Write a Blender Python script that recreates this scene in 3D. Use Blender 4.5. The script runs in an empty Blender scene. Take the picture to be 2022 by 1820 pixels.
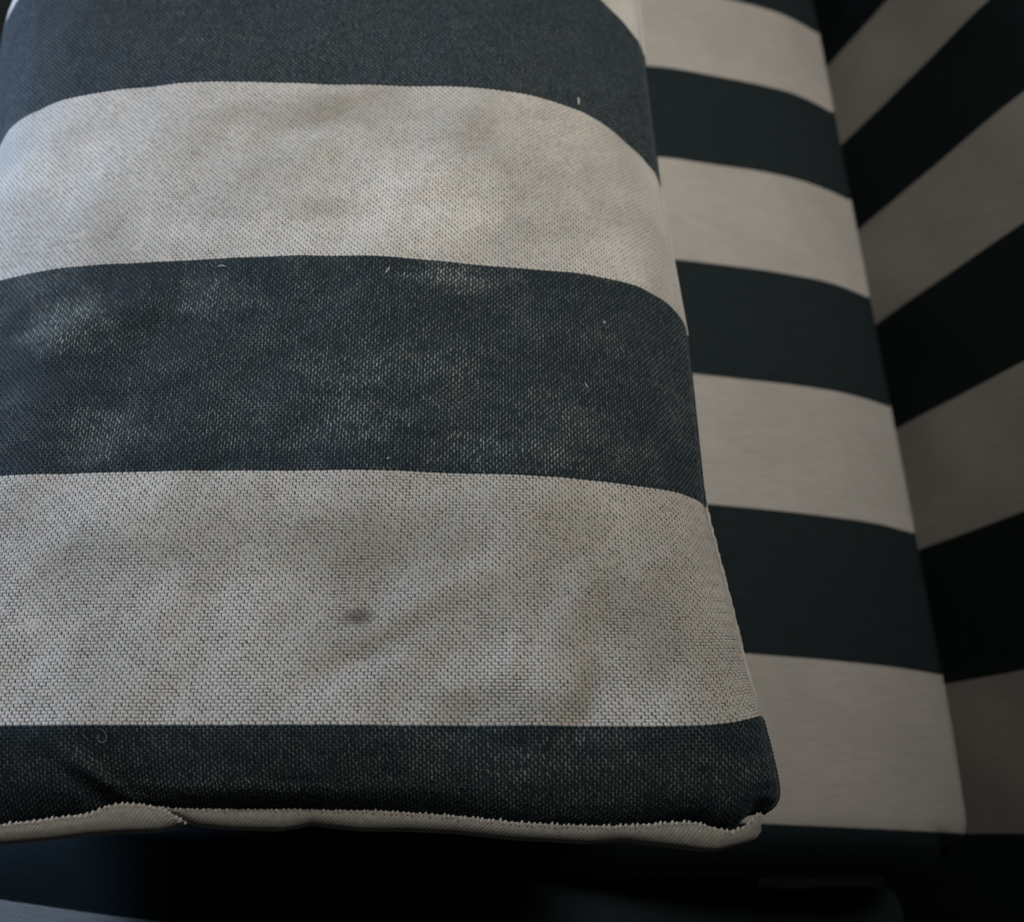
import bpy, math, random
import numpy as np
from mathutils import Vector

scene = bpy.context.scene
rng = np.random.default_rng(7)
random.seed(7)

# ---------------------------------------------------------------- camera
H = 0.442                      # camera height above the crown of the seat cushion (m)
PITCH = math.radians(23.1)     # tilt away from straight down
FP = 1708.0                    # focal length in the units of a 2022 px wide frame
CX, CY = 1011.0, 910.0
cam_data = bpy.data.cameras.new("camera")
cam_data.sensor_width = 36.0
cam_data.lens = FP / 2022.0 * 36.0
cam_data.clip_start = 0.01
cam_data.clip_end = 50.0
cam_data.dof.use_dof = True
cam_data.dof.focus_distance = 0.268
cam_data.dof.aperture_fstop = 9.0
cam = bpy.data.objects.new("camera", cam_data)
cam.location = (0, 0, H)
cam.rotation_euler = (PITCH, 0, 0)
scene.collection.objects.link(cam)
scene.camera = cam

# ---------------------------------------------------------------- light
world = bpy.data.worlds.new("World")
scene.world = world
world.use_nodes = True
world.node_tree.nodes["Background"].inputs[0].default_value = (0.95, 1.0, 1.0, 1)
world.node_tree.nodes["Background"].inputs[1].default_value = 0.013

def area(name, loc, target, size, power, col):
    l = bpy.data.lights.new(name, 'AREA')
    l.shape = 'RECTANGLE'
    l.size, l.size_y = size
    l.energy = power
    l.color = col
    o = bpy.data.objects.new(name, l)
    o.location = loc
    d = Vector(target) - Vector(loc)
    o.rotation_euler = d.to_track_quat('-Z', 'Y').to_euler()
    scene.collection.objects.link(o)
    return o
key = area("room_light", (0.40, 0.52, 1.10), (-0.17, 0.44, 0.15), (0.36, 0.36), 2.35, (1.0, 0.965, 0.91))
key.data.spread = math.radians(74)
area("window_light", (-1.00, 0.42, 0.40), (-0.15, 0.25, 0.18), (0.40, 0.24), 13.0, (0.50, 0.69, 1.0))
scene.view_settings.view_transform = 'Standard'
scene.view_settings.look = 'None'
scene.view_settings.exposure = 0.0

# ---------------------------------------------------------------- helpers
def to_world(px, py, D):
    """point of the place that lies D metres below the camera on the line of sight px, py"""
    v = CY - py
    phi = np.arctan(v / FP) + PITCH
    Y = D * np.tan(phi)
    zc = D * math.cos(PITCH) + Y * math.sin(PITCH)
    return (px - CX) / FP * zc, Y

def mesh_np(name, verts, quads, uv=None, mat=None, parent=None, smooth=True):
    me = bpy.data.meshes.new(name)
    nv, nq = len(verts), len(quads)
    me.vertices.add(nv)
    me.vertices.foreach_set("co", np.asarray(verts, dtype=np.float32).ravel())
    me.loops.add(nq * 4)
    me.loops.foreach_set("vertex_index", np.asarray(quads, dtype=np.int32).ravel())
    me.polygons.add(nq)
    me.polygons.foreach_set("loop_start", np.arange(0, nq * 4, 4, dtype=np.int32))
    me.polygons.foreach_set("loop_total", np.full(nq, 4, dtype=np.int32))
    me.update(calc_edges=True)
    if uv is not None:
        l = me.uv_layers.new(name="UVMap")
        l.data.foreach_set("uv", np.asarray(uv, dtype=np.float32)[np.asarray(quads).ravel()].ravel())
    me.polygons.foreach_set("use_smooth", np.full(nq, smooth, dtype=bool))
    if mat: me.materials.append(mat)
    me.validate()
    o = bpy.data.objects.new(name, me)
    scene.collection.objects.link(o)
    if parent: o.parent = parent
    return o

def grid_quads(n, m, base=0):
    i, j = np.meshgrid(np.arange(n - 1), np.arange(m - 1), indexing='ij')
    a = (i * m + j).ravel() + base
    return np.stack([a, a + m, a + m + 1, a + 1], 1)

def sheet(name, P, UV, mat, parent=None):
    n, m = P.shape[:2]
    return mesh_np(name, P.reshape(-1, 3), grid_quads(n, m), UV.reshape(-1, 2), mat, parent)

def tube(name, pts, r, mat, uv=None, parent=None, sides=8, taper=False):
    pts = np.asarray(pts, float)
    n = len(pts)
    tan = np.gradient(pts, axis=0)
    tan /= np.linalg.norm(tan, axis=1)[:, None] + 1e-12
    up = np.array([0.13, 0.09, 1.0])
    a = np.cross(tan, up); a /= np.linalg.norm(a, axis=1)[:, None] + 1e-12
    b = np.cross(a, tan)
    rr = np.full(n, r) if np.isscalar(r) else np.asarray(r)
    if taper:
        rr = rr * np.clip(np.minimum(np.arange(n), np.arange(n)[::-1]) / 2.0 + .25, 0, 1)
    ang = np.linspace(0, 2 * np.pi, sides + 1)
    P = pts[:, None] + rr[:, None, None] * (np.cos(ang)[None, :, None] * a[:, None] + np.sin(ang)[None, :, None] * b[:, None])
    if uv is None:
        uv = np.stack([np.linspace(0, 1, n), np.linspace(0, 1, n)], 1)
    U = np.repeat(np.asarray(uv)[:, None], sides + 1, 1)
    return sheet(name, P, U, mat, parent)

def empty(name, loc, label=None, cat=None, group=None):
    o = bpy.data.objects.new(name, None)
    o.empty_display_size = 0.02
    o.location = loc
    scene.collection.objects.link(o)
    if label: o['label'] = label
    if cat: o['category'] = cat
    if group: o['group'] = group
    return o

def put(o, parent):
    """parent while the vertices stay where they are in the place"""
    o.parent = parent
    o.location = -parent.location if parent.parent is None else (0, 0, 0)
    return o

def smooth_noise(x, y, seed, octaves=3):
    """sum of rotated sine waves: a cheap, smooth, non repeating field in -1..1"""
    r = np.random.default_rng(seed)
    out = 0; tot = 0
    for o in range(octaves):
        for _ in range(5):
            a = r.uniform(0, 2 * np.pi); f = (1.7 ** o) * r.uniform(.7, 1.3); p = r.uniform(0, 6.28)
            w = .6 ** o
            out = out + w * np.sin(2 * np.pi * f * (x * np.cos(a) + y * np.sin(a)) + p); tot += w
    return out / tot * 1.8

# ---------------------------------------------------------------- materials
LIGHT = (0.50, 0.468, 0.420, 1)
DARK = (0.0085, 0.0165, 0.0205, 1)

def fabric(name, role):
    """two-tone striped cloth; the v coordinate counts stripes.
    role: 'float' the weft threads on top, 'ground' the yarn below them, 'plain' far cloth with relief only"""
    m = bpy.data.materials.new(name)
    m.use_nodes = True
    nt = m.node_tree; N = nt.nodes; L = nt.links
    bsdf = N["Principled BSDF"]
    uv = N.new("ShaderNodeUVMap"); uv.uv_map = "UVMap"
    sep = N.new("ShaderNodeSeparateXYZ"); L.new(uv.outputs[0], sep.inputs[0])
    def math_(op, a, b=None, c=None):
        n = N.new("ShaderNodeMath"); n.operation = op
        for i, s in enumerate((a, b, c)):
            if s is None: continue
            if isinstance(s, (int, float)): n.inputs[i].default_value = s
            else: L.new(s, n.inputs[i])
        return n.outputs[0]
    def noise(scale, detail=3.0, rough=.55, vec=None, seed=0.0):
        n = N.new("ShaderNodeTexNoise"); n.noise_dimensions = '4D'
        n.inputs["Scale"].default_value = scale; n.inputs["Detail"].default_value = detail
        n.inputs["Roughness"].default_value = rough; n.inputs["W"].default_value = seed
        L.new(vec or uv.outputs[0], n.inputs["Vector"]); return n
    def ramp(s, lo, hi, a=0.0, b=1.0):
        n = N.new("ShaderNodeMapRange"); n.inputs[1].default_value = lo; n.inputs[2].default_value = hi
        n.inputs[3].default_value = a; n.inputs[4].default_value = b; n.interpolation_type = 'SMOOTHSTEP'
        L.new(s, n.inputs[0]); return n.outputs[0]
    def mix(f, a, b, mode='MIX'):
        n = N.new("ShaderNodeMix"); n.data_type = 'RGBA'; n.blend_type = mode
        for s, v in ((n.inputs[0], f), (n.inputs[6], a), (n.inputs[7], b)):
            if isinstance(v, (int, float)): s.default_value = v
            elif isinstance(v, tuple): s.default_value = v
            else: L.new(v, s)
        return n.outputs[2]
    v = sep.outputs[1]
    if role == 'plain':
        # a fine wobble of the woven colour change
        wob = noise(26, 1, .5, seed=4)
        v = math_('ADD', v, math_('MULTIPLY', math_('SUBTRACT', wob.outputs[0], .5), .006))
    half = math_('MULTIPLY', v, 0.5)
    fr = math_('FRACT', half)
    is_dark = math_('GREATER_THAN', fr, 0.5)
    if role == 'float':
        big = noise(1.5, 3, .5, seed=1.3).outputs[0]
        soil = ramp(big, .36, .70)
        mid = noise(7.0, 3, .6, seed=2.1).outputs[0]
        mpd = N.new("ShaderNodeMapping"); mpd.inputs["Scale"].default_value = (5.0, 13.0, 1); L.new(uv.outputs[0], mpd.inputs[0])
        scuff = noise(1.0, 5, .72, mpd.outputs[0], seed=9.4).outputs[0]
        white = N.new("ShaderNodeTexWhiteNoise"); white.noise_dimensions = '2D'; L.new(uv.outputs[0], white.inputs["Vector"])
        # light yarn: grey soil patches, thread to thread variation
        lc = mix(ramp(big, .30, .72), (0.53, 0.507, 0.465, 1), (0.36, 0.343, 0.305, 1))
        lc = mix(math_('MULTIPLY', ramp(mid, .45, .75), .18), lc, (0.36, 0.335, 0.29, 1))
        def blot(items, mid=mid, amp=1.6):
            tot = None
            for (bu, bv, ru, rv, am) in items:
                a_ = math_('DIVIDE', math_('SUBTRACT', sep.outputs[0], bu), ru); b_ = math_('DIVIDE', math_('SUBTRACT', sep.outputs[1], bv), rv)
                e_ = math_('ADD', math_('MULTIPLY', a_, a_), math_('MULTIPLY', b_, b_))
                e_ = math_('ADD', e_, math_('MULTIPLY', math_('SUBTRACT', mid, .5), amp))
                g_ = math_('MULTIPLY', ramp(e_, -.3, 1.3, 1.0, 0.0), am)
                tot = g_ if tot is None else math_('MAXIMUM', tot, g_)
            return tot
        lc = mix(blot(CLEAN), lc, (0.63, 0.605, 0.56, 1))
        lc = mix(blot(SOIL), lc, (0.215, 0.195, 0.145, 1))
        hue = mix(white.outputs[1], (0.0, 0.0, 0.0, 1), (1, 1, 1, 1))
        tint = mix(white.outputs[0], (1.05, .98, .975, 1), (.95, 1.0, .965, 1))
        lc = mix(1.0, lc, tint, 'MULTIPLY')
        # the one small dark spot
        sx = math_('SUBTRACT', sep.outputs[0], SPOT[0]); sy = math_('SUBTRACT', sep.outputs[1], SPOT[1])
        d2 = math_('ADD', math_('MULTIPLY', math_('MULTIPLY', sx, sx), .35), math_('MULTIPLY', sy, sy))
        spot = ramp(math_('ADD', math_('SQRT', d2), math_('MULTIPLY', math_('SUBTRACT', mid, .5), .03)), .008, .055, .85, 0.0)
        lc = mix(spot, lc, (0.10, 0.085, 0.075, 1))
        dust = noise(3.1, 5, .66, seed=5.2).outputs[0]
        dc = mix(math_('MAXIMUM', math_('MULTIPLY', math_('MULTIPLY', ramp(dust, .50, .76), .25), ramp(v, -.3, .8, .3, 1.0)), blot(DUST_SHINE, scuff, 4.5)), DARK, (0.027, 0.042, 0.044, 1))
        dtint = mix(white.outputs[0], (.75, .8, .9, 1), (1.3, 1.2, 1.1, 1))
        dc = mix(1.0, dc, dtint, 'MULTIPLY')
        col = mix(is_dark, lc, dc)
    elif role == 'warp':
        dust = noise(3.1, 5, .66, seed=5.2).outputs[0]
        tot = None
        mpd = N.new("ShaderNodeMapping"); mpd.inputs["Scale"].default_value = (5.0, 13.0, 1); L.new(uv.outputs[0], mpd.inputs[0])
        mid = noise(1.0, 5, .72, mpd.outputs[0], seed=9.4).outputs[0]
        for (bu, bv, ru, rv, am) in DUST_SHINE:
            a_ = math_('DIVIDE', math_('SUBTRACT', sep.outputs[0], bu), ru); b_ = math_('DIVIDE', math_('SUBTRACT', sep.outputs[1], bv), rv)
            e_ = math_('ADD', math_('ADD', math_('MULTIPLY', a_, a_), math_('MULTIPLY', b_, b_)), math_('MULTIPLY', math_('SUBTRACT', mid, .5), 4.5))
            g_ = math_('MULTIPLY', ramp(e_, -.3, 1.3, 1.0, 0.0), am)
            tot = g_ if tot is None else math_('MAXIMUM', tot, g_)
        dust_shine = math_('MAXIMUM', math_('MULTIPLY', math_('MULTIPLY', ramp(dust, .46, .74), .35), ramp(sep.outputs[1], -.3, .8, .2, 1.0)), tot)
        white = N.new("ShaderNodeTexWhiteNoise"); white.noise_dimensions = '2D'; L.new(uv.outputs[0], white.inputs["Vector"])
        a = mix(white.outputs[0], (0.035, 0.046, 0.052, 1), (0.095, 0.11, 0.115, 1))
        b = mix(white.outputs[0], (0.16, 0.18, 0.178, 1), (0.42, 0.44, 0.42, 1))
        col = mix(dust_shine, a, b)
    elif role == 'ground':
        dust = noise(3.1, 5, .66, seed=5.2).outputs[0]
        spk = noise(60, 2, .7, seed=6.0).outputs[0]
        wear = math_('MULTIPLY', math_('MULTIPLY', ramp(dust, .50, .72), ramp(spk, .35, .6)), ramp(v, -.3, .8, .15, 1.0))
        dc = mix(wear, (0.036, 0.045, 0.048, 1), (0.26, 0.27, 0.26, 1))
        lc = mix(ramp(spk, .45, .75), mix(ramp(v, 1.2, 2.2), (0.125, 0.115, 0.102, 1), (0.060, 0.055, 0.048, 1)), (0.32, 0.30, 0.27, 1))
        col = mix(is_dark, lc, dc)
    else:
        big = noise(2.0, 4, .6, seed=1.7).outputs[0]
        mp = N.new("ShaderNodeMapping"); mp.inputs["Scale"].default_value = (4.0, 60, 1); L.new(uv.outputs[0], mp.inputs[0])
        streak = noise(1.6, 3, .7, mp.outputs[0], seed=3.3).outputs[0]
        fine = noise(60, 2, .6, seed=8.8).outputs[0]
        lc = mix(ramp(big, .3, .7), (0.49, 0.462, 0.418, 1), (0.43, 0.405, 0.363, 1))
        lc = mix(math_('MULTIPLY', ramp(streak, .38, .70), .75), lc, (0.36, 0.335, 0.295, 1))
        lc = mix(math_('MULTIPLY', ramp(fine, .45, .8), .4), lc, (0.33, 0.31, 0.28, 1))
        dc = mix(ramp(streak, .35, .8), (0.0155, 0.0225, 0.0245, 1), (0.024, 0.032, 0.034, 1))
        col = mix(is_dark, lc, dc)
        # the weave as fine relief: bricks of thread in u, v
        br = N.new("ShaderNodeTexBrick"); br.inputs["Scale"].default_value = 1.0
        br.inputs["Color1"].default_value = (1, 1, 1, 1); br.inputs["Color2"].default_value = (.8, .8, .8, 1)
        br.inputs["Mortar"].default_value = (0, 0, 0, 1); br.inputs["Mortar Size"].default_value = .003
        br.inputs["Mortar Smooth"].default_value = 1.0
        br.inputs["Brick Width"].default_value = .0262; br.inputs["Row Height"].default_value = 1 / 78.0
        L.new(uv.outputs[0], br.inputs["Vector"])
        bump = N.new("ShaderNodeBump"); bump.inputs["Strength"].default_value = .35; bump.inputs["Distance"].default_value = .0003
        L.new(br.outputs[0], bump.inputs["Height"]); L.new(bump.outputs[0], bsdf.inputs["Normal"])
        col = mix(.16, col, br.outputs[0], 'MULTIPLY')
        L.new(math_('MULTIPLY_ADD', is_dark, -.12, .16), bsdf.inputs["Specular IOR Level"])
        L.new(math_('MULTIPLY_ADD', is_dark, -.05, .05), bsdf.inputs["Sheen Weight"])
    L.new(col, bsdf.inputs["Base Color"])
    bsdf.inputs["Roughness"].default_value = .72 if role == 'float' else .88
    bsdf.inputs["Specular IOR Level"].default_value = .16
    bsdf.inputs["Sheen Weight"].default_value = .12 if role == 'float' else .05
    if role == 'float':
        L.new(math_('MULTIPLY_ADD', is_dark, -.20, .25), bsdf.inputs["Sheen Weight"])
        L.new(math_('MULTIPLY_ADD', is_dark, -.18, .28), bsdf.inputs["Specular IOR Level"])
    bsdf.inputs["Sheen Roughness"].default_value = .5
    bsdf.inputs["Sheen Tint"].default_value = (.93, .86, 1, 1)
    return m

def plain_mat(name, col, rough=.85, sheen=.10, grain=.25, ribs=False):
    m = bpy.data.materials.new(name); m.use_nodes = True
    nt = m.node_tree; b = nt.nodes["Principled BSDF"]
    tc = nt.nodes.new("ShaderNodeTexCoord"); n = nt.nodes.new("ShaderNodeTexNoise")
    n.inputs["Scale"].default_value = 600; nt.links.new(tc.outputs["Object"], n.inputs["Vector"])
    mx = nt.nodes.new("ShaderNodeMix"); mx.data_type = 'RGBA'
    mx.inputs[6].default_value = col; mx.inputs[7].default_value = tuple(c * (1 - grain * 2) for c in col[:3]) + (1,)
    nt.links.new(n.outputs[0], mx.inputs[0]); nt.links.new(mx.outputs[2], b.inputs["Base Color"])
    b.inputs["Roughness"].default_value = rough
    b.inputs["Specular IOR Level"].default_value = .15
    if ribs:   # slanting ribs of the folded cloth
        uvn = nt.nodes.new("ShaderNodeUVMap"); uvn.uv_map = "UVMap"
        wv = nt.nodes.new("ShaderNodeTexWave"); wv.wave_type = 'BANDS'; wv.bands_direction = 'DIAGONAL'
        mp = nt.nodes.new("ShaderNodeMapping"); mp.inputs["Scale"].default_value = (40.0, 30.0, 1)
        nt.links.new(uvn.outputs[0], mp.inputs[0]); nt.links.new(mp.outputs[0], wv.inputs["Vector"])
        wv.inputs["Scale"].default_value = 1.0; wv.inputs["Distortion"].default_value = 1.6; wv.inputs["Detail"].default_value = 2; wv.inputs["Detail Scale"].default_value = 1.5
        bp_ = nt.nodes.new("ShaderNodeBump"); bp_.inputs["Strength"].default_value = .4; bp_.inputs["Distance"].default_value = .0003
        nt.links.new(wv.outputs["Fac"], bp_.inputs["Height"]); nt.links.new(bp_.outputs[0], b.inputs["Normal"])
        m2 = nt.nodes.new("ShaderNodeMix"); m2.data_type = 'RGBA'; m2.blend_type = 'MULTIPLY'; m2.inputs[0].default_value = .16
        nt.links.new(mx.outputs[2], m2.inputs[6]); nt.links.new(wv.outputs["Color"], m2.inputs[7]); nt.links.new(m2.outputs[2], b.inputs["Base Color"])
    b.inputs["Sheen Weight"].default_value = sheen
    return m

# ---------------------------------------------------------------- the pillow's surface
W = 0.08                      # one stripe
ROWS = 78                     # weft threads in one stripe
COL = 0.0021                  # spacing of the floats along a thread
T_END = 3.42                  # the sewn near edge, in stripes
NA, NT = 701, 1101
tt = np.linspace(-4.2, T_END, NT)
# right edge seam (line of sight and drop below the camera, per stripe)
E = [(-1, 1271, 110, .3085), (0, 1303, 370, .309), (1, 1357, 664, .300), (2, 1392, 1003, .286),
     (2.5, 1442, 1195, .283), (2.8, 1475, 1330, .281), (3, 1503, 1413, .277), (3.15, 1524, 1492, .277), (3.3, 1540, 1570, .278), (3.37, 1532, 1594, .280), (T_END, 1506, 1606, .282)]
eX, eY, eD, eT = [], [], [], []
for (t, px, py, D) in E:
    x, y = to_world(px, py, D); eX.append(x); eY.append(y); eD.append(D); eT.append(t)
# unseen far end, lengthened to keep window light off the backrest; the pillow closes
far_t = [-4.2, -4.0, -3.0, -2.0]
eT = far_t + eT
eX = [.045, .055, .0615, .063] + eX
eD = [.325, .32, .312, .31] + eD
Yc_t = [-4.2, -4.0, -3.0, -2, -1, 0, 1, 2, 3]
Yc_v = [.592, .583, .506, .427, .346, .2655, .1835, .1042, .0272]
Ycen = np.interp(tt, Yc_t, Yc_v)
eYf = [float(np.interp(t, Yc_t, Yc_v)) for t in far_t] + eY
def ssm(a, k):
    pad = np.pad(a, k, mode='edge'); ker = np.hanning(2 * k + 1); ker /= ker.sum()
    # edge padding by reflection about the end value keeps slopes
    pad[:k] = 2 * a[0] - a[1:k + 1][::-1]; pad[-k:] = 2 * a[-1] - a[-k - 1:-1][::-1]
    return np.convolve(pad, ker, 'valid')
XE = ssm(np.interp(tt, eT, eX), 14); YE = ssm(np.interp(tt, eT, eYf), 14); DE = ssm(np.interp(tt, eT, eD), 14)
XL = ssm(np.interp(tt, [-4.2, -1, 0, 1, 3.42], [-.235, -.247, -.232, -.221, -.226]), 40)            # left edge, out of the frame
# drop below the crown against distance from the edge, per stripe
prof = {
 0: [(0, .06), (.0015, .0555), (.004, .0500), (.0124, .0385), (.0246, .0255), (.039, .0145), (.051, .0095), (.0664, .0055), (.11, .0015), (.156, 0)],
 1: [(0, .052), (.0015, .0465), (.0036, .0415), (.0073, .0355), (.0129, .0282), (.0238, .0195), (.0337, .015), (.0522, .0095), (.07, .0060), (.11, .002), (.156, 0)],
 2: [(0, .036), (.002, .0315), (.0051, .0275), (.0124, .0205), (.0217, .0155), (.0347, .0112), (.0522, .008), (.07, .0055), (.11, .002), (.156, 0)],
 3: [(0, .028), (.0015, .022), (.004, .0175), (.010, .0125), (.02, .0085), (.035, .0055), (.0522, .0035), (.07, .002), (.11, .001), (.156, 0)],
}
ee = np.linspace(0, .2, 800)
def prow(k): return np.interp(ee, [p[0] for p in prof[k]], [p[1] for p in prof[k]])
PR = np.stack([prow(k) for k in (0, 1, 2, 3)])
for _k in range(4):
    _w = np.clip((ee - .028) / .02, 0, 1); _w = _w * _w * (3 - 2 * _w)
    PR[_k] = PR[_k] * (1 - _w) + ssm(ssm(PR[_k], 90), 60) * _w
    _w = np.clip((ee - .008) / .006, 0, 1) * (1 - _w)
    PR[_k] = PR[_k] * (1 - _w) + ssm(PR[_k], 16) * _w
def drop(e, t):
    tc = np.clip(t, 0, 3); i = np.clip(np.floor(tc).astype(int), 0, 2); f = tc - i
    e = np.clip(e, 0, .199)
    c = e / .2 * 799; j = np.clip(np.floor(c).astype(int), 0, 798); g = c - j
    a = PR[i, j] * (1 - g) + PR[i, j + 1] * g
    b = PR[i + 1, j] * (1 - g) + PR[i + 1, j + 1] * g
    return a * (1 - f) + b * f
D0 = np.interp(tt, [-4.2, -4.0, -3, -2, -1, 0, 1, 2, 3, T_END], [.32, .295, .268, .258, .254, .2492, .248, .2503, .2525, .2555])
aa = np.linspace(0, 1, NA)
X = XL[:, None] + (XE - XL)[:, None] * aa[None]
T2 = np.repeat(tt[:, None], NA, 1)
er = XE[:, None] - X; el = X - XL[:, None]
scale = ((DE - D0) / PR[np.clip(np.round(np.clip(tt, 0, 3)).astype(int), 0, 3), 0])[:, None]
dr = drop(er, T2); dl = drop(el * 1.0, T2)
dE = drop(np.zeros_like(er), T2)
def D_of():
    r = (DE - D0)[:, None] / dE
    return D0[:, None] + dr * r + dl * r
Dp = D_of()
# arc length across, so that threads keep their length where the cloth rolls over
for _ in range(2):
    seg = np.sqrt(np.diff(X, axis=1) ** 2 + np.diff(Dp, axis=1) ** 2)
    s = np.concatenate([np.zeros((NT, 1)), np.cumsum(seg, 1)], 1)
    for i in range(NT):
        X[i] = np.interp(aa * s[i, -1], s[i], X[i])
    er = XE[:, None] - X; el = X - XL[:, None]
    dr = drop(er, T2); dl = drop(el, T2); Dp = D_of()
er = np.maximum(XE[:, None] - X, 0); el = np.maximum(X - XL[:, None], 0)
seg = np.sqrt(np.diff(X, axis=1) ** 2 + np.diff(Dp, axis=1) ** 2)
s = np.concatenate([np.zeros((NT, 1)), np.cumsum(seg, 1)], 1)
# cloth coordinate u: measured from a straight line near the middle
iu = [np.interp(-0.03, X[i], s[i]) for i in range(NT)]
U2 = s - ssm(np.array(iu), 20)[:, None]
# near edge line (traced, at its own height)
EL = [(-420, 1636), (-200, 1634), (0, 1628), (100, 1616), (175, 1606), (215, 1591), (240, 1586), (280, 1587), (350, 1596), (450, 1596), (600, 1596), (750, 1601),
      (900, 1611), (1011, 1623), (1111, 1629), (1211, 1631), (1286, 1627), (1336, 1623), (1376, 1624), (1411, 1634), (1446, 1638), (1471, 1629), (1491, 1612), (1506, 1606)]
DEDGE = .272
elx, ely = to_world(np.array([p[0] for p in EL], float), np.array([p[1] for p in EL], float), DEDGE)
r = np.clip((T2 - 3) / (T_END - 3), 0, 1)
edgeY = np.interp(X, elx, ely)
k_edge = np.exp(-(er / (.012 - .009 * r ** 2)) ** 1.3)
Y = Ycen[:, None] + (YE[:, None] - Ycen[:, None]) * k_edge
Y3 = np.interp(0.0, [0], [0]) + .0272
# middle of the last stripe: from the last boundary to the sewn edge
Yend = (.0272 + (edgeY - .0272) * (1 - (1 - r) ** 1.25))
near = r > 0
Y = np.where(near, Yend * (1 - k_edge) + YE[:, None] * k_edge, Y)
Dp = Dp + (1 - k_edge) * (DEDGE - D0[-1] - .0025) * r ** 1.45
# the sewn edge itself pulls every thread down to the edge height
# soft relief of the filling
def gauss(x0, y0, sx, sy, ang, amp):
    c, s_ = math.cos(ang), math.sin(ang)
    a = (X - x0) * c + (Y - y0) * s_; b = -(X - x0) * s_ + (Y - y0) * c
    return amp * np.exp(-(a / sx) ** 2 - (b / sy) ** 2)
relief = .0014 * smooth_noise(X / .085, Y / .085, 3, 3) + .00035 * smooth_noise(X / .028, Y / .028, 5, 2)
def at(px, py, D=.254):
    x, y = to_world(px, py, D); return x, y
for (px, py, sx, sy, ang, amp) in [
        (1010, 1290, .014, .0045, 1.1, .0007), (960, 1400, .014, .0055, .5, -.0008), (1120, 1215, .018, .006, 1.2, .0008),
        (870, 1180, .030, .005, .5, .0009), (760, 1270, .028, .005, .55, -.0009), (250, 1060, .020, .008, -.5, .0010),
        (640, 250, .035, .006, .5, -.0009), (750, 330, .03, .007, -.6, .0008), (190, 640, .03, .008, .5, .001),
        (1170, 1330, .016, .004, 1.4, -.0008), (420, 1540, .035, .0035, .05, .0010), (1060, 1500, .02, .004, 1.1, .0008)]:
    x0, y0 = at(px, py); relief = relief + gauss(x0, y0, sx, sy, ang, amp)
x0, y0 = at(190, 1545); relief = relief + gauss(x0, y0, .013, .0022, -.62, .0022) - gauss(x0 - .003, y0 - .004, .014, .003, -.62, .0022)
x0, y0 = at(560, 1560); relief = relief + gauss(x0, y0, .05, .0030, .0, .0013)
fade = np.clip(er / .006, 0, 1) * np.clip(el / .01, 0, 1) * (1 - .6 * r)
# puckers that run out from the right-hand seam on the near light stripe
puck = .00042 * np.sin(Y / .00075 + 2.5 * np.sin(Y / .009)) * np.exp(-(er / .009) ** 2) * np.clip((T2 - 1.7) / .4, 0, 1) * np.clip(er / .002, 0, 1)
corner = .0007 * np.sin(X / .0021) * np.exp(-((X - .062) / .016) ** 2) * r ** 3
Z = H - Dp + relief * fade + puck + corner
PIL = np.stack([X, Y, Z], 2)

def samp(A, ti, ai):
    i = np.clip(np.floor(ti).astype(int), 0, NT - 2); j = np.clip(np.floor(ai).astype(int), 0, NA - 2)
    f = (ti - i)[..., None]; g = (ai - j)[..., None]
    if A.ndim == 2: f = f[..., 0]; g = g[..., 0]
    return (A[i, j] * (1 - f) * (1 - g) + A[i + 1, j] * f * (1 - g) + A[i, j + 1] * (1 - f) * g + A[i + 1, j + 1] * f * g)
dT = tt[1] - tt[0]
def ut_index(u, t):
    """cloth coordinates (metres, stripes) -> grid indices"""
    ti = (t - tt[0]) / dT
    i = np.clip(np.round(ti).astype(int), 0, NT - 1)
    st = s[i, -1]; u0 = U2[i, 0]
    return ti, (u - u0) / st * (NA - 1)
# normals on the grid
gt = np.gradient(PIL, axis=0); ga = np.gradient(PIL, axis=1)
NRM = np.cross(ga, -gt); NRM = np.cross(gt, ga); NRM /= np.linalg.norm(NRM, axis=2)[..., None] + 1e-15
if NRM[NT // 2, NA // 2, 2] < 0: NRM = -NRM

# where the dark spot sits in cloth coordinates
xs, ys = to_world(708, 1218, .252)
ti_s = int(np.argmin(abs(Ycen - ys))); ai_s = int(np.argmin(abs(X[ti_s] - xs)))
SPOT = (float(U2[ti_s, ai_s] / W), float(tt[ti_s]))
def cloth(px, py):
    """cloth coordinates of a mark on the pillow"""
    x_, y_ = to_world(px, py, .253)
    i_ = int(np.argmin(abs(Ycen - y_))); j_ = int(np.argmin(abs(X[i_] - x_)))
    return float(U2[i_, j_] / W), float(tt[i_]) if py < 1425 else 3 + (T_END - 3) * min(1, (py - 1425) / 175)
def marks(L_): return [(*cloth(a_, b_), c_, d_, min(1.0, e_ * 1.3)) for (a_, b_, c_, d_, e_) in L_]
CLEAN = marks([(860, 400, .42, .30, .75), (120, 330, .40, .25, .35), (1240, 470, .2, .2, .4), (1020, 1310, .16, .16, .5), (860, 1180, .25, .1, .25), (330, 1200, .5, .18, .25), (470, 470, .4, .1, .3)])
SOIL = marks([(650, 230, .35, .14, .40), (760, 200, .14, .18, .35), (480, 235, .3, .08, .3), (700, 1060, .60, .16, .38), (960, 1400, .28, .12, .45), (1150, 1030, .20, .18, .3), (760, 1270, .4, .10, .3), (120, 1120, .2, .2, .2), (640, 420, .25, .08, .25), (1180, 1330, .12, .12, .4), (960, 1240, .7, .36, .22), (1270, 1180, .3, .4, .28), (1050, 1390, .3, .08, .5)])
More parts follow.
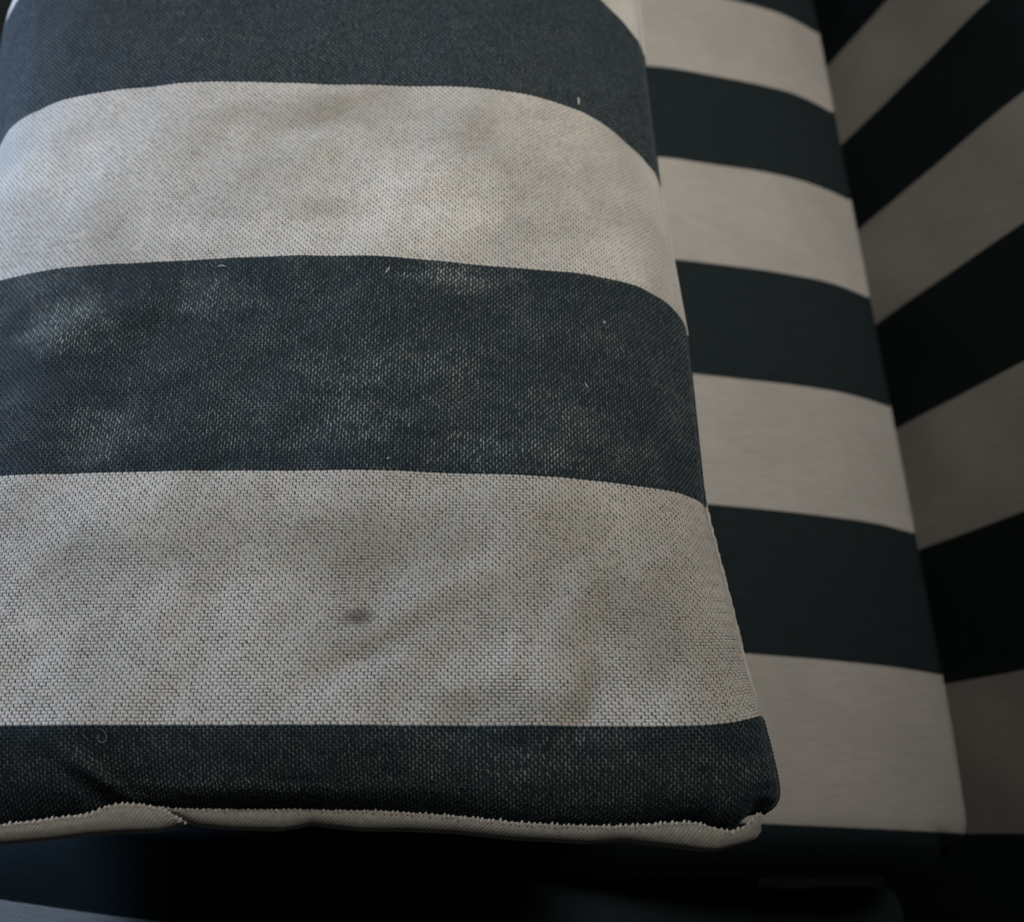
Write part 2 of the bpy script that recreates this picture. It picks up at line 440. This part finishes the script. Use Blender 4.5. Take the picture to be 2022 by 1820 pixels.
DUST_SHINE = marks([(760, 740, 1.5, .55, .22), (1060, 1500, .9, .2, .5), (500, 1490, .9, .12, .3), (600, 120, 2.0, .5, .10), (130, 640, .24, .2, .75), (440, 600, .22, .14, .5), (900, 550, .22, .10, .8), (790, 720, .55, .16, .55), (700, 830, .35, .16, .55), (980, 880, .42, .10, .65), (180, 860, .25, .14, .55), (1080, 820, .3, .2, .4), (1060, 1480, .25, .12, .6), (460, 820, .3, .2, .3), (1180, 640, .2, .1, .3), (430, 1540, .5, .05, .7), (700, 1500, .3, .1, .3), (1250, 1600, .14, .04, .5), (240, 1570, .14, .05, .6), (1190, 1500, .12, .1, .4)])  # dust patches; those on the nearest stripe also paint its bluish fold highlight

M_float = fabric("striped_weft_yarn", 'float')
M_ground = fabric("striped_ground_yarn", 'ground')
M_warp = fabric("pale_warp_yarn", 'warp')
M_plain = fabric("striped_cloth", 'plain')
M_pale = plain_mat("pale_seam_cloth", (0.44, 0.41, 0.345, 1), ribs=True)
M_darkcloth = plain_mat("charcoal_lining", (0.018, 0.022, 0.026, 1))
M_thread = plain_mat("pale_thread", (0.56, 0.545, 0.49, 1), grain=.3)
M_band2 = plain_mat("dull_seam_cloth", (0.22, 0.205, 0.175, 1))  # darker beige than the pillow's seam cloth
M_lint = plain_mat("lint", (0.55, 0.55, 0.53, 1), grain=.05)

# ================================================================ THE PILLOW
pillow = empty("pillow", (-0.09, 0.22, 0.0),
               "thick navy and beige striped pillow in sharp focus, lying on top of the seat cushion", "pillow")
st_ = slice(None, None, 3)
ground = sheet("front_cover", PIL[::2, ::2] - NRM[::2, ::2] * .00005, np.stack([U2 / W, T2], 2)[::2, ::2], M_ground)
put(ground, pillow)
ground['label'] = "worn striped upper cover with coarse weave and pale dusty patches"

# weft floats: every thread end that shows is a small rounded bar
rows = np.arange(int(-1.45 * ROWS), int(T_END * ROWS) + 1)
cols = np.arange(-130, 80)
R, C = np.meshgrid(rows, cols, indexing='ij')
R = R.ravel(); C = C.ravel()
t_c = (R + .5) / ROWS
wobble = .06 * smooth_noise(C * COL / .05, t_c, 11, 2)
u_c = (C + .5 * (R % 2) +   .02 * rng.standard_normal(len(R)) + wobble * ((R % 4) - 1.5) * .5) * COL
ti, ai = ut_index(u_c, t_c)
hl = COL * .442                                              # half length of a float
okm = (ai > 3) & (ai < NA - 4) & (t_c < T_END - .004) & (t_c > tt[0])
R, C, t_c, u_c = R[okm], C[okm], t_c[okm], u_c[okm]
n = len(R)
lu = np.array([-1, -.72, 0, .72, 1.0]); hz = np.array([-.35, .75, 1.0, .75, -.35])
lw = np.array([-1, 0, 1.0]); hw = np.array([-.15, 1, -.15])
wid = np.array([.78, 1, 1, 1, .78])
Ls = 1 + .04 * rng.standard_normal(n); Ws = 1.05 + .07 * rng.standard_normal(n) + .10 * smooth_noise(u_c / .035, t_c * 2.2, 17, 3)
ii_ = np.clip(np.round((t_c - tt[0]) / dT).astype(int), 0, NT - 1)
pull = 1 - .75 * np.exp(-((s[ii_, -1] - (u_c - U2[ii_, 0])) / .010) ** 2)      # 1 in the open cloth, small next to the seam
Hs = (1 + .22 * rng.standard_normal(n)) * .00026 * pull
skew = .10 * rng.standard_normal(n)
uu = u_c[:, None, None] + hl * Ls[:, None, None] * lu[None, :, None] + 0 * lw[None, None, :]
tv = t_c[:, None, None] + (.47 / ROWS) * Ws[:, None, None] * (lw[None, None, :] * wid[None, :, None] + skew[:, None, None] * lu[None, :, None])
tv = np.minimum(tv, T_END)
ti, ai = ut_index(uu.ravel(), tv.ravel())
# u0 depends on the row only: use the centre's row for the whole float so bars stay whole
ti_c, _ = ut_index(u_c, t_c)
ic = np.clip(np.round(ti_c).astype(int), 0, NT - 1)
ai = ((uu - U2[ic, 0][:, None, None]) / s[ic, -1][:, None, None] * (NA - 1)).ravel()
ai = np.clip(ai, 0, NA - 1.001)
P = samp(PIL, ti, ai); Nn = samp(NRM, ti, ai)
hh = (Hs[:, None, None] * np.where(hw[None, None, :] > 0, hz[None, :, None], -.25) ).ravel()
P = P + Nn * hh[:, None]
base = (np.arange(n) * 15)[:, None]
q = grid_quads(5, 3)
quads = (base[:, :, None] + q[None]).reshape(-1, 4)
uvc = np.stack([np.repeat(u_c / W, 15), np.repeat(t_c, 15)], 1)
fl = mesh_np("weft_thread", P, quads, uvc, M_float)
fl.parent = ground
fl['kind'] = "stuff"
fl['label'] = "coarse short weft threads, beige in the light stripes and navy in the dark ones"

# pale warp ends that come up between the floats of the navy stripes
dk = (np.floor(t_c).astype(int) % 2 != 0) & (rng.random(n) < .93)
un, tn_, icn = u_c[dk] + COL * (.5 + .03 * rng.standard_normal(dk.sum())), t_c[dk], ic[dk]
nk = len(un)
gx = np.array([-1, 0, 1.0]); gy = np.array([-1, 0, 1.0])
wk = COL * .085 * (1 + .25 * rng.standard_normal(nk)); lk = (.62 + .15 * rng.standard_normal(nk)) / ROWS
lean = COL * .07 * rng.standard_normal(nk)
ku = un[:, None, None] + wk[:, None, None] * gx[None, :, None] + lean[:, None, None] * gy[None, None, :]
kt = np.minimum(tn_[:, None, None] + lk[:, None, None] * gy[None, None, :] + 0 * gx[None, :, None], T_END)
ak = np.clip(((ku - U2[icn, 0][:, None, None]) / s[icn, -1][:, None, None] * (NA - 1)).ravel(), 0, NA - 1.001)
tk = ((kt - tt[0]) / dT).ravel()
hk = (.00022 * np.array([-.2, 1, -.2])[:, None] * np.array([.35, 1, .35])[None, :]).ravel()
Pk = samp(PIL, tk, ak) + samp(NRM, tk, ak) * np.tile(hk, nk)[:, None]
qk = ((np.arange(nk) * 9)[:, None, None] + grid_quads(3, 3)[None]).reshape(-1, 4)
wp = mesh_np("warp_thread", Pk, qk, np.stack([np.repeat(un / W, 9), np.repeat(tn_, 9)], 1), M_warp)
wp.parent = ground
wp['kind'] = "stuff"
wp['label'] = "small pale warp ends showing between the navy threads"

# underside of the pillow: from the seam round to the seat cushion below
ring = np.concatenate([PIL[::6, -1], PIL[-1, ::-6], PIL[::-6, 0], PIL[0, ::6]], 0)
ringuv = np.concatenate([np.stack([U2, T2], 2)[::6, -1], np.stack([U2, T2], 2)[-1, ::-6], np.stack([U2, T2], 2)[::-6, 0], np.stack([U2, T2], 2)[0, ::6]], 0)
cen = np.array([-.09, .29, 0])
lay = []; luv = []
for (f, zz) in [(0, 0), (-.001, .12), (.03, .35), (.07, .62), (.13, .85), (.22, .97), (.55, 1.0), (.98, 1.0)]:
    Lr = ring.copy()
    Lr[:, 0] += (cen[0] - ring[:, 0]) * f; Lr[:, 1] += (cen[1] - ring[:, 1]) * f
    Lr[:, 2] = ring[:, 2] * (1 - zz) + .0045 * zz
    lay.append(Lr); luv.append(ringuv / np.array([W, 1]) * (1 - f))
under = sheet("underside", np.stack(lay, 1), np.stack(luv, 1), M_plain)
put(under, pillow)

# beaded seam down the right-hand edge: one bump per turn of thread
bl = np.stack([ssm(PIL[:, -1, c], 12) for c in range(3)], 1); tsel = np.arange(-1.6, T_END, 1.15 / ROWS)
bi = (tsel - tt[0]) / dT
segs_v, segs_q, segs_uv = [], [], []
qb = None
def bead(c, d1, d2, d3, uvp, nseg=6, nring=5):
    """small rounded bead with half axes d1, d2, d3"""
    th = np.linspace(.12, math.pi - .12, nring); ph = np.linspace(0, 2 * math.pi, nseg + 1)
    A = c + np.cos(th)[:, None, None] * d1 + np.sin(th)[:, None, None] * (np.cos(ph)[None, :, None] * d2 + np.sin(ph)[None, :, None] * d3)
    return A.reshape(-1, 3), grid_quads(nring, nseg + 1), np.repeat(np.array([uvp]), A.shape[0] * A.shape[1], 0)
def add_beads(name, items, mat, parent):
    vs, qs, us, b = [], [], [], 0
    for it in items:
        v_, q_, u_ = bead(*it); vs.append(v_); qs.append(q_ + b); us.append(u_); b += len(v_)
    return mesh_np(name, np.concatenate(vs), np.concatenate(qs), np.concatenate(us), mat, parent)
items = []
for k, b in enumerate(bi):
    i = int(min(NT - 2, b)); f = b - i
    c = bl[i] * (1 - f) + bl[i + 1] * f
    tg = bl[i + 1] - bl[i]; tg /= np.linalg.norm(tg)
    o1 = np.array([1, 0, 0.0]); up = np.array([0, 0, 1.0])
    c = c + o1 * (.0004 if tsel[k] > 1.9 else .0001) + rng.normal(0, .00004, 3)
    d = (tg * .8 + up * .35 + o1 * .3); d /= np.linalg.norm(d)
    items.append((c, d * .00075 * (1 if tsel[k] > 1.9 else .7), np.cross(d, up) * .00042 * (1 if tsel[k] > 1.9 else .5), up * .00034, (0.37, float(tsel[k]) )))
seam = add_beads("edge_seam", items, M_float, ground)
core = tube("edge_cord", bl[(tt > -1.6)][::4] + np.array([.00018, 0, 0]), .00042, M_float, np.stack([np.full((tt > -1.6).sum(), .37), tt[tt > -1.6]], 1)[::4], ground)
_s = (tt > 1.98) & (tt < 2.99)
_p = bl[_s] + np.stack([.00062 + .00014 * np.sin(tt[_s] * 90) + .0001 * np.sin(tt[_s] * 41), .00008 * np.sin(tt[_s] * 130), .0002 + .0001 * np.sin(tt[_s] * 67)], 1)
thread = tube("seam_thread", _p, .00026 + .00009 * rng.standard_normal(len(_p)).clip(-1.5, 1.5), M_thread, np.stack([tt[_s] * 3, tt[_s] * 3], 1), ground, sides=7)
thread['label'] = "pale raised thread along the lower right edge"
seam['kind'] = "stuff"
seam['label'] = "beaded seam thread along the pillow's right edge"

# pale band sewn along the near edge, in two lengths that overlap at a tuck
def poly(pts, x): return np.interp(x, [p[0] for p in pts], [p[1] for p in pts])
LOW_L = [(-420, 1690), (-200, 1680), (0, 1668), (100, 1659), (175, 1649), (250, 1645), (310, 1643), (350, 1634), (372, 1626)]
UP_L = [(-420, 1636), (-200, 1634), (0, 1627), (100, 1615), (175, 1605), (215, 1590), (240, 1585), (280, 1587), (325, 1597), (350, 1611), (372, 1625)]
LOW_R = [(300, 1600), (340, 1612), (370, 1625), (390, 1632), (450, 1638), (550, 1641), (585, 1636), (615, 1629), (640, 1633), (715, 1641), (800, 1641), (900, 1646),
         (1011, 1658), (1161, 1666), (1226, 1661), (1311, 1671), (1380, 1680), (1411, 1681), (1461, 1667), (1496, 1654), (1503, 1640)]
UP_R = [(300, 1590), (350, 1595), (450, 1595), (600, 1595), (750, 1600), (900, 1610), (1011, 1622), (1111, 1628), (1211, 1630), (1286, 1626), (1336, 1622),
        (1376, 1623), (1411, 1634), (1446, 1640), (1471, 1630), (1491, 1609), (1501, 1602)]
def band(name, up, low, x0, x1, D1, D2, lab):
    n_ = 260; m_ = 9
    px = np.linspace(x0, x1, n_)
    Pb = np.zeros((n_, m_, 3)); Ub = np.zeros((n_, m_, 2))
    for j in range(m_):
        f = j / (m_ - 1)
        D = D1 + (D2 - D1) * f ** 2.6 + .0085 * np.clip((px - 1370) / 130, 0, 1) ** 1.5
        if j == m_ - 1: D += .004
        py = poly(up, px) * (1 - f) + poly(low, px) * f
        xx, yy = to_world(px, py, D)
        Pb[:, j] = np.stack([xx, yy, H - D], 1)
        Ub[:, j] = np.stack([xx / W, np.full(n_, .2 + f * .1)], 1)
    for c in range(3):
        for j in range(m_): Pb[:, j, c] = ssm(Pb[:, j, c], 3)
    o = sheet(name, Pb, Ub, M_pale); put(o, pillow); o['label'] = lab
    # slanting ribs and the row of teeth along the top of the band
    its = []
    L_ = np.concatenate([[0], np.cumsum(np.linalg.norm(np.diff(Pb[:, 0], axis=0), axis=1))])
    pos = np.arange(0.0005, L_[-1] - .0005, .00165)
    for p_ in pos:
        i = np.searchsorted(L_, p_) - 1; i = max(0, min(n_ - 2, i))
        c = Pb[i, 0]; dn = Pb[i, 2] - Pb[i, 0]; dn /= np.linalg.norm(dn) + 1e-9
        al = Pb[i + 1, 0] - Pb[i, 0]; al /= np.linalg.norm(al) + 1e-9
        d = dn * .9 - al * .45; d /= np.linalg.norm(d)
        upv = np.array([0, 0, 1.0])
        c = c + upv * .00022 + dn * .0003 + rng.normal(0, .0001, 3)
        its.append((c, d * .00080 * rng.uniform(.7, 1.25), np.cross(d, upv) * .00042, upv * .00034, (float(c[0]) / W, .25)))
    tb = add_beads("edge_stitch", its, M_float, o); tb['kind'] = "stuff"
    return o, Pb
bandR, PR_ = band("edge_band", UP_R, LOW_R, 300, 1503, .2695, .2740, "long pale beige band right of the tuck")
bandL, PL_ = band("edge_band", UP_L, LOW_L, -420, 372, .2670, .2712, "short pale beige band left of the tuck")

# ================================================================ THE SEAT CUSHION
seat = empty("seat_cushion", (0.05, 0.3, -0.16),
             "flatter navy and beige striped seat cushion under the pillow, its right edge against the backrest", "cushion")
YO = .0035
sx = [-.32, -.1, .05, .105, .1336, .165, .1985, .217, .2355]
sz = [-.002, .004, .004, 0, -.006, -.0128, -.022, -.0305, -.0415]
xg = np.linspace(-.32, .2355, 220)
zg = ssm(np.interp(xg, sx, sz), 7)
yg = np.concatenate([np.linspace(-.0185, .03, 50), np.linspace(.033, .95, 200)])
XX, YY = np.meshgrid(xg, yg, indexing='ij')
edge_r = np.clip((.030 - (YY + .0185)) / .030, 0, 1)
ZZ = np.repeat(zg[:, None], len(yg), 1) - .032 * edge_r ** 2.6 * (1 - .45 * np.clip((XX - .15) / .08, 0, 1))
ZZ += .0006 * smooth_noise(XX / .09, YY / .09, 21, 2) * np.clip((.2355 - XX) / .02, 0, 1)
# round the near right corner in plan
rc = .024; cxr, cyr = .2355 - rc, -.0185 + rc
inx = np.clip((XX - cxr) / rc, 0, 1); iny = np.clip((cyr - YY) / rc, 0, 1)
m = np.maximum(inx, iny); l2 = np.sqrt(inx ** 2 + iny ** 2) + 1e-9
k = np.where((inx > 0) & (iny > 0), m / l2, 1.0)
XP = np.where(inx > 0, cxr + inx * rc * k, XX); YP = np.where(iny > 0, cyr - iny * rc * k, YY)
def slant(x, y):
    return .0050 * np.clip((x - .105) / .13, -1, 1.1) * np.interp(y, [0, .09, .17, .26], [1, 1, .6, 0])
XP = XP - .0035 * np.clip((.07 - YP) / .09, 0, 1) ** 1.5 * np.clip((XP - .1) / .1, 0, 1)
UVs = np.stack([XX / W, (YP - YO + slant(XP, YP)) / W + 20], 2)
top = sheet("top_panel", np.stack([XP, YP, ZZ], 2), UVs, M_plain); put(top, seat)
# sides: right (towards the backrest) and near end
edge = np.concatenate([np.stack([XP, YP, ZZ], 2)[:, 0], np.stack([XP, YP, ZZ], 2)[-1, 1:]], 0)
euv = np.concatenate([UVs[:, 0], UVs[-1, 1:]], 0)
te = np.gradient(edge, axis=0); te[:, 2] = 0; te /= np.linalg.norm(te, axis=1)[:, None] + 1e-9
out = np.stack([te[:, 1], -te[:, 0], 0 * te[:, 0]], 1)
lay = []; luv = []
for (o_, dz) in [(0.0, 0.0), (.0012, -.002), (.0032, -.008), (.0042, -.020), (.0038, -.045), (.000, -.075), (-.006, -.098), (-.02, -.105)]:
    lay.append(edge + out * o_ + np.array([0, 0, dz])); luv.append(euv)
side = sheet("side_panel", np.stack(lay, 1), np.stack(luv, 1), M_plain); put(side, seat)
pip = tube("edge_piping", (edge + out * .0002 + np.array([0, 0, .0001]))[len(xg):], .00075, M_plain, euv[len(xg):]); put(pip, seat)
# pale band low on the near end of the seat cushion
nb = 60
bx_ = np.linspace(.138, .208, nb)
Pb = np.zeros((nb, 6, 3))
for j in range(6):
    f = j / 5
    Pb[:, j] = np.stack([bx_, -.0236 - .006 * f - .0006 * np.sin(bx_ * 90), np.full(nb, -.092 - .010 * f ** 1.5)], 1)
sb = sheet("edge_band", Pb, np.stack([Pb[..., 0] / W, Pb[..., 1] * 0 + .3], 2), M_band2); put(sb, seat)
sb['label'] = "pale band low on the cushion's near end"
# stitches along the near seam
its = []
for x in np.arange(-.2, .225, .0034):
    i = int(np.argmin(abs(edge[:len(xg), 0] - x))); c = edge[i] + np.array([0, .0035, .0008])
    its.append((c, np.array([.0011, 0, 0]), np.array([0, .0003, 0]), np.array([0, 0, .0003]), (x / W, 1.5)))
stt = add_beads("seam_stitch", its, M_darkcloth, None); put(stt, seat); stt['kind'] = "stuff"

# ================================================================ THE SOFA
sofa = empty("sofa", (0.0, 0.3, -0.4),
             "shaded striped sofa with its leaning backrest on the right", "sofa")
def prof_curve(pts, n_=120):
    pts = np.array(pts, float); d = np.concatenate([[0], np.cumsum(np.linalg.norm(np.diff(pts, axis=0), axis=1))])
    q_ = np.linspace(0, d[-1], n_)
    return np.stack([ssm(np.interp(q_, d, pts[:, i]), 6) for i in range(2)], 1), q_
bp, bq = prof_curve([(.205, -.20), (.2335, -.125), (.2556, -.067), (.2735, -.022), (.288, .016), (.303, .054), (.316, .082), (.334, .104), (.358, .116), (.40, .118), (.45, .105), (.47, .05), (.48, -.35)])
yb = np.linspace(-.12, 1.0, 160)
Pbk = np.zeros((len(bp), len(yb), 3))
Pbk[..., 0] = bp[:, 0][:, None]; Pbk[..., 2] = bp[:, 1][:, None]; Pbk[..., 1] = yb[None]
Pbk[..., 0] += .0012 * smooth_noise(Pbk[..., 1] / .12, bq[:, None] / .12, 31, 2)
Ubk = np.stack([np.repeat(bq[:, None], len(yb), 1) / W, (Pbk[..., 1] - YO + slant(.238, Pbk[..., 1])) / W + 20], 2)
back = sheet("backrest", Pbk, Ubk, M_plain); put(back, sofa); back['label'] = "leaning striped backrest in shade"
# deck below the cushions
dv = np.array([[x, y, z] for x in (-.4, .25) for y in (-.3, 1.0) for z in (-.30, -.168)])
dq = [(0, 1, 3, 2), (4, 6, 7, 5), (0, 4, 5, 1), (2, 3, 7, 6), (1, 5, 7, 3), (0, 2, 6, 4)]
deck = mesh_np("seat_deck", dv, dq, dv[:, :2] / W, M_darkcloth, smooth=False); put(deck, sofa)
# arm at the near end: rises towards the left, falls away to the right
ax = np.linspace(-.36, .30, 120)
apx = [-.36, -.26, -.20, -.155, -.10, -.05, .03, .14, .30]
ay = ssm(np.interp(ax, apx, [.000, -.001, -.001, -.002, -.006, -.010, -.016, -.031, -.034]), 4)
az = ssm(np.interp(ax, apx, [.055, .055, .05, .045, .018, -.015, -.05, -.115, -.15]), 5)
lay = []; luv = []
ang = math.radians(8)
for (dy, dz) in [(.006, -.12), (.004, -.06), (.002, -.02), (0, -.004), (-.003, -.0006), (-.010, .002), (-.02, .003), (-.04, .003), (-.08, .0), (-.13, -.012), (-.16, -.05), (-.17, -.25)]:
    Pa = np.stack([ax, ay + dy, az + dz], 1); lay.append(Pa)
    luv.append(np.stack([ax / W, (Pa[:, 1] * math.cos(ang) + ax * math.sin(ang)) / W], 1))
Pa = np.stack(lay, 1); Ua = np.stack(luv, 1)
ARM_OFF = 0.0
bxw, byw = to_world(0, 1770, H - .047)
v0 = (byw * math.cos(ang) + bxw * math.sin(ang)) / W
Ua[..., 1] = Ua[..., 1] - v0 + 1.0 + 20
arm = sheet("armrest", Pa, Ua, M_plain); put(arm, sofa)

# ================================================================ LINT
def on_pillow(px, py):
    i = int(np.argmin(abs(to_world(px, py, .255)[1] - Ycen)))
    D = .255
    for _ in range(6):
        x, y = to_world(px, py, D)
        i = int(np.argmin(abs(Ycen - y))) if y > .0275 else int(np.argmin(abs(Y[:, NA // 2] - y)))
        j = int(np.argmin(abs(X[i] - x))); D = H - Z[i, j]
    return np.array([x, y, H - D + .0006])
def lint(pts, r, label):
    P3 = np.array([on_pillow(*p) for p in pts])
    d = np.linspace(0, 1, len(P3)); q_ = np.linspace(0, 1, 24)
    P3 = np.stack([np.interp(q_, d, P3[:, i]) for i in range(3)], 1)
    for c in range(3): P3[:, c] = ssm(P3[:, c], 3)
    P3[:, 2] += .0003 * np.sin(q_ * 3.1)
    o = tube("lint_fibre", P3, r, M_lint, sides=5, taper=True)
    c = P3.mean(0); me = o.data
    co = np.empty(len(me.vertices) * 3, np.float32); me.vertices.foreach_get("co", co)
    me.vertices.foreach_set("co", (co.reshape(-1, 3) - c).astype(np.float32).ravel())
    o.location = c
    o['label'] = label; o['category'] = "lint"; o['group'] = "lint fibres caught on the pillow"
lint([(1141, 196), (1143, 202), (1142, 209)], .00032, "bright white upright speck of lint near the upper right of the farthest navy stripe")
lint([(1283, 417), (1290, 421), (1294, 430), (1293, 437)], .00009, "pale hooked fibre on the far light stripe by the pillow's right edge")
lint([(193, 1452), (197, 1463), (205, 1467), (211, 1462), (213, 1452), (208, 1443), (198, 1437)], .000032, "thin looped hair on the nearest navy stripe at lower left")
lint([(762, 541), (766, 536), (770, 530)], .00014, "short slanted fibre just under the upper edge of the middle navy stripe")
lint([(431, 529), (438, 527), (446, 528)], .00014, "short level fibre at the upper edge of the middle navy stripe, left of centre")
lint([(1155, 758), (1158, 764), (1161, 768)], .00012, "tiny fibre in the middle of the middle navy stripe, towards the right")
lint([(1191, 641), (1193, 638), (1195, 637)], .00018, "white dot of lint at the upper right of the middle navy stripe")
lint([(765, 908), (767, 906), (769, 905)], .00018, "white dot of lint just above the lower edge of the middle navy stripe")
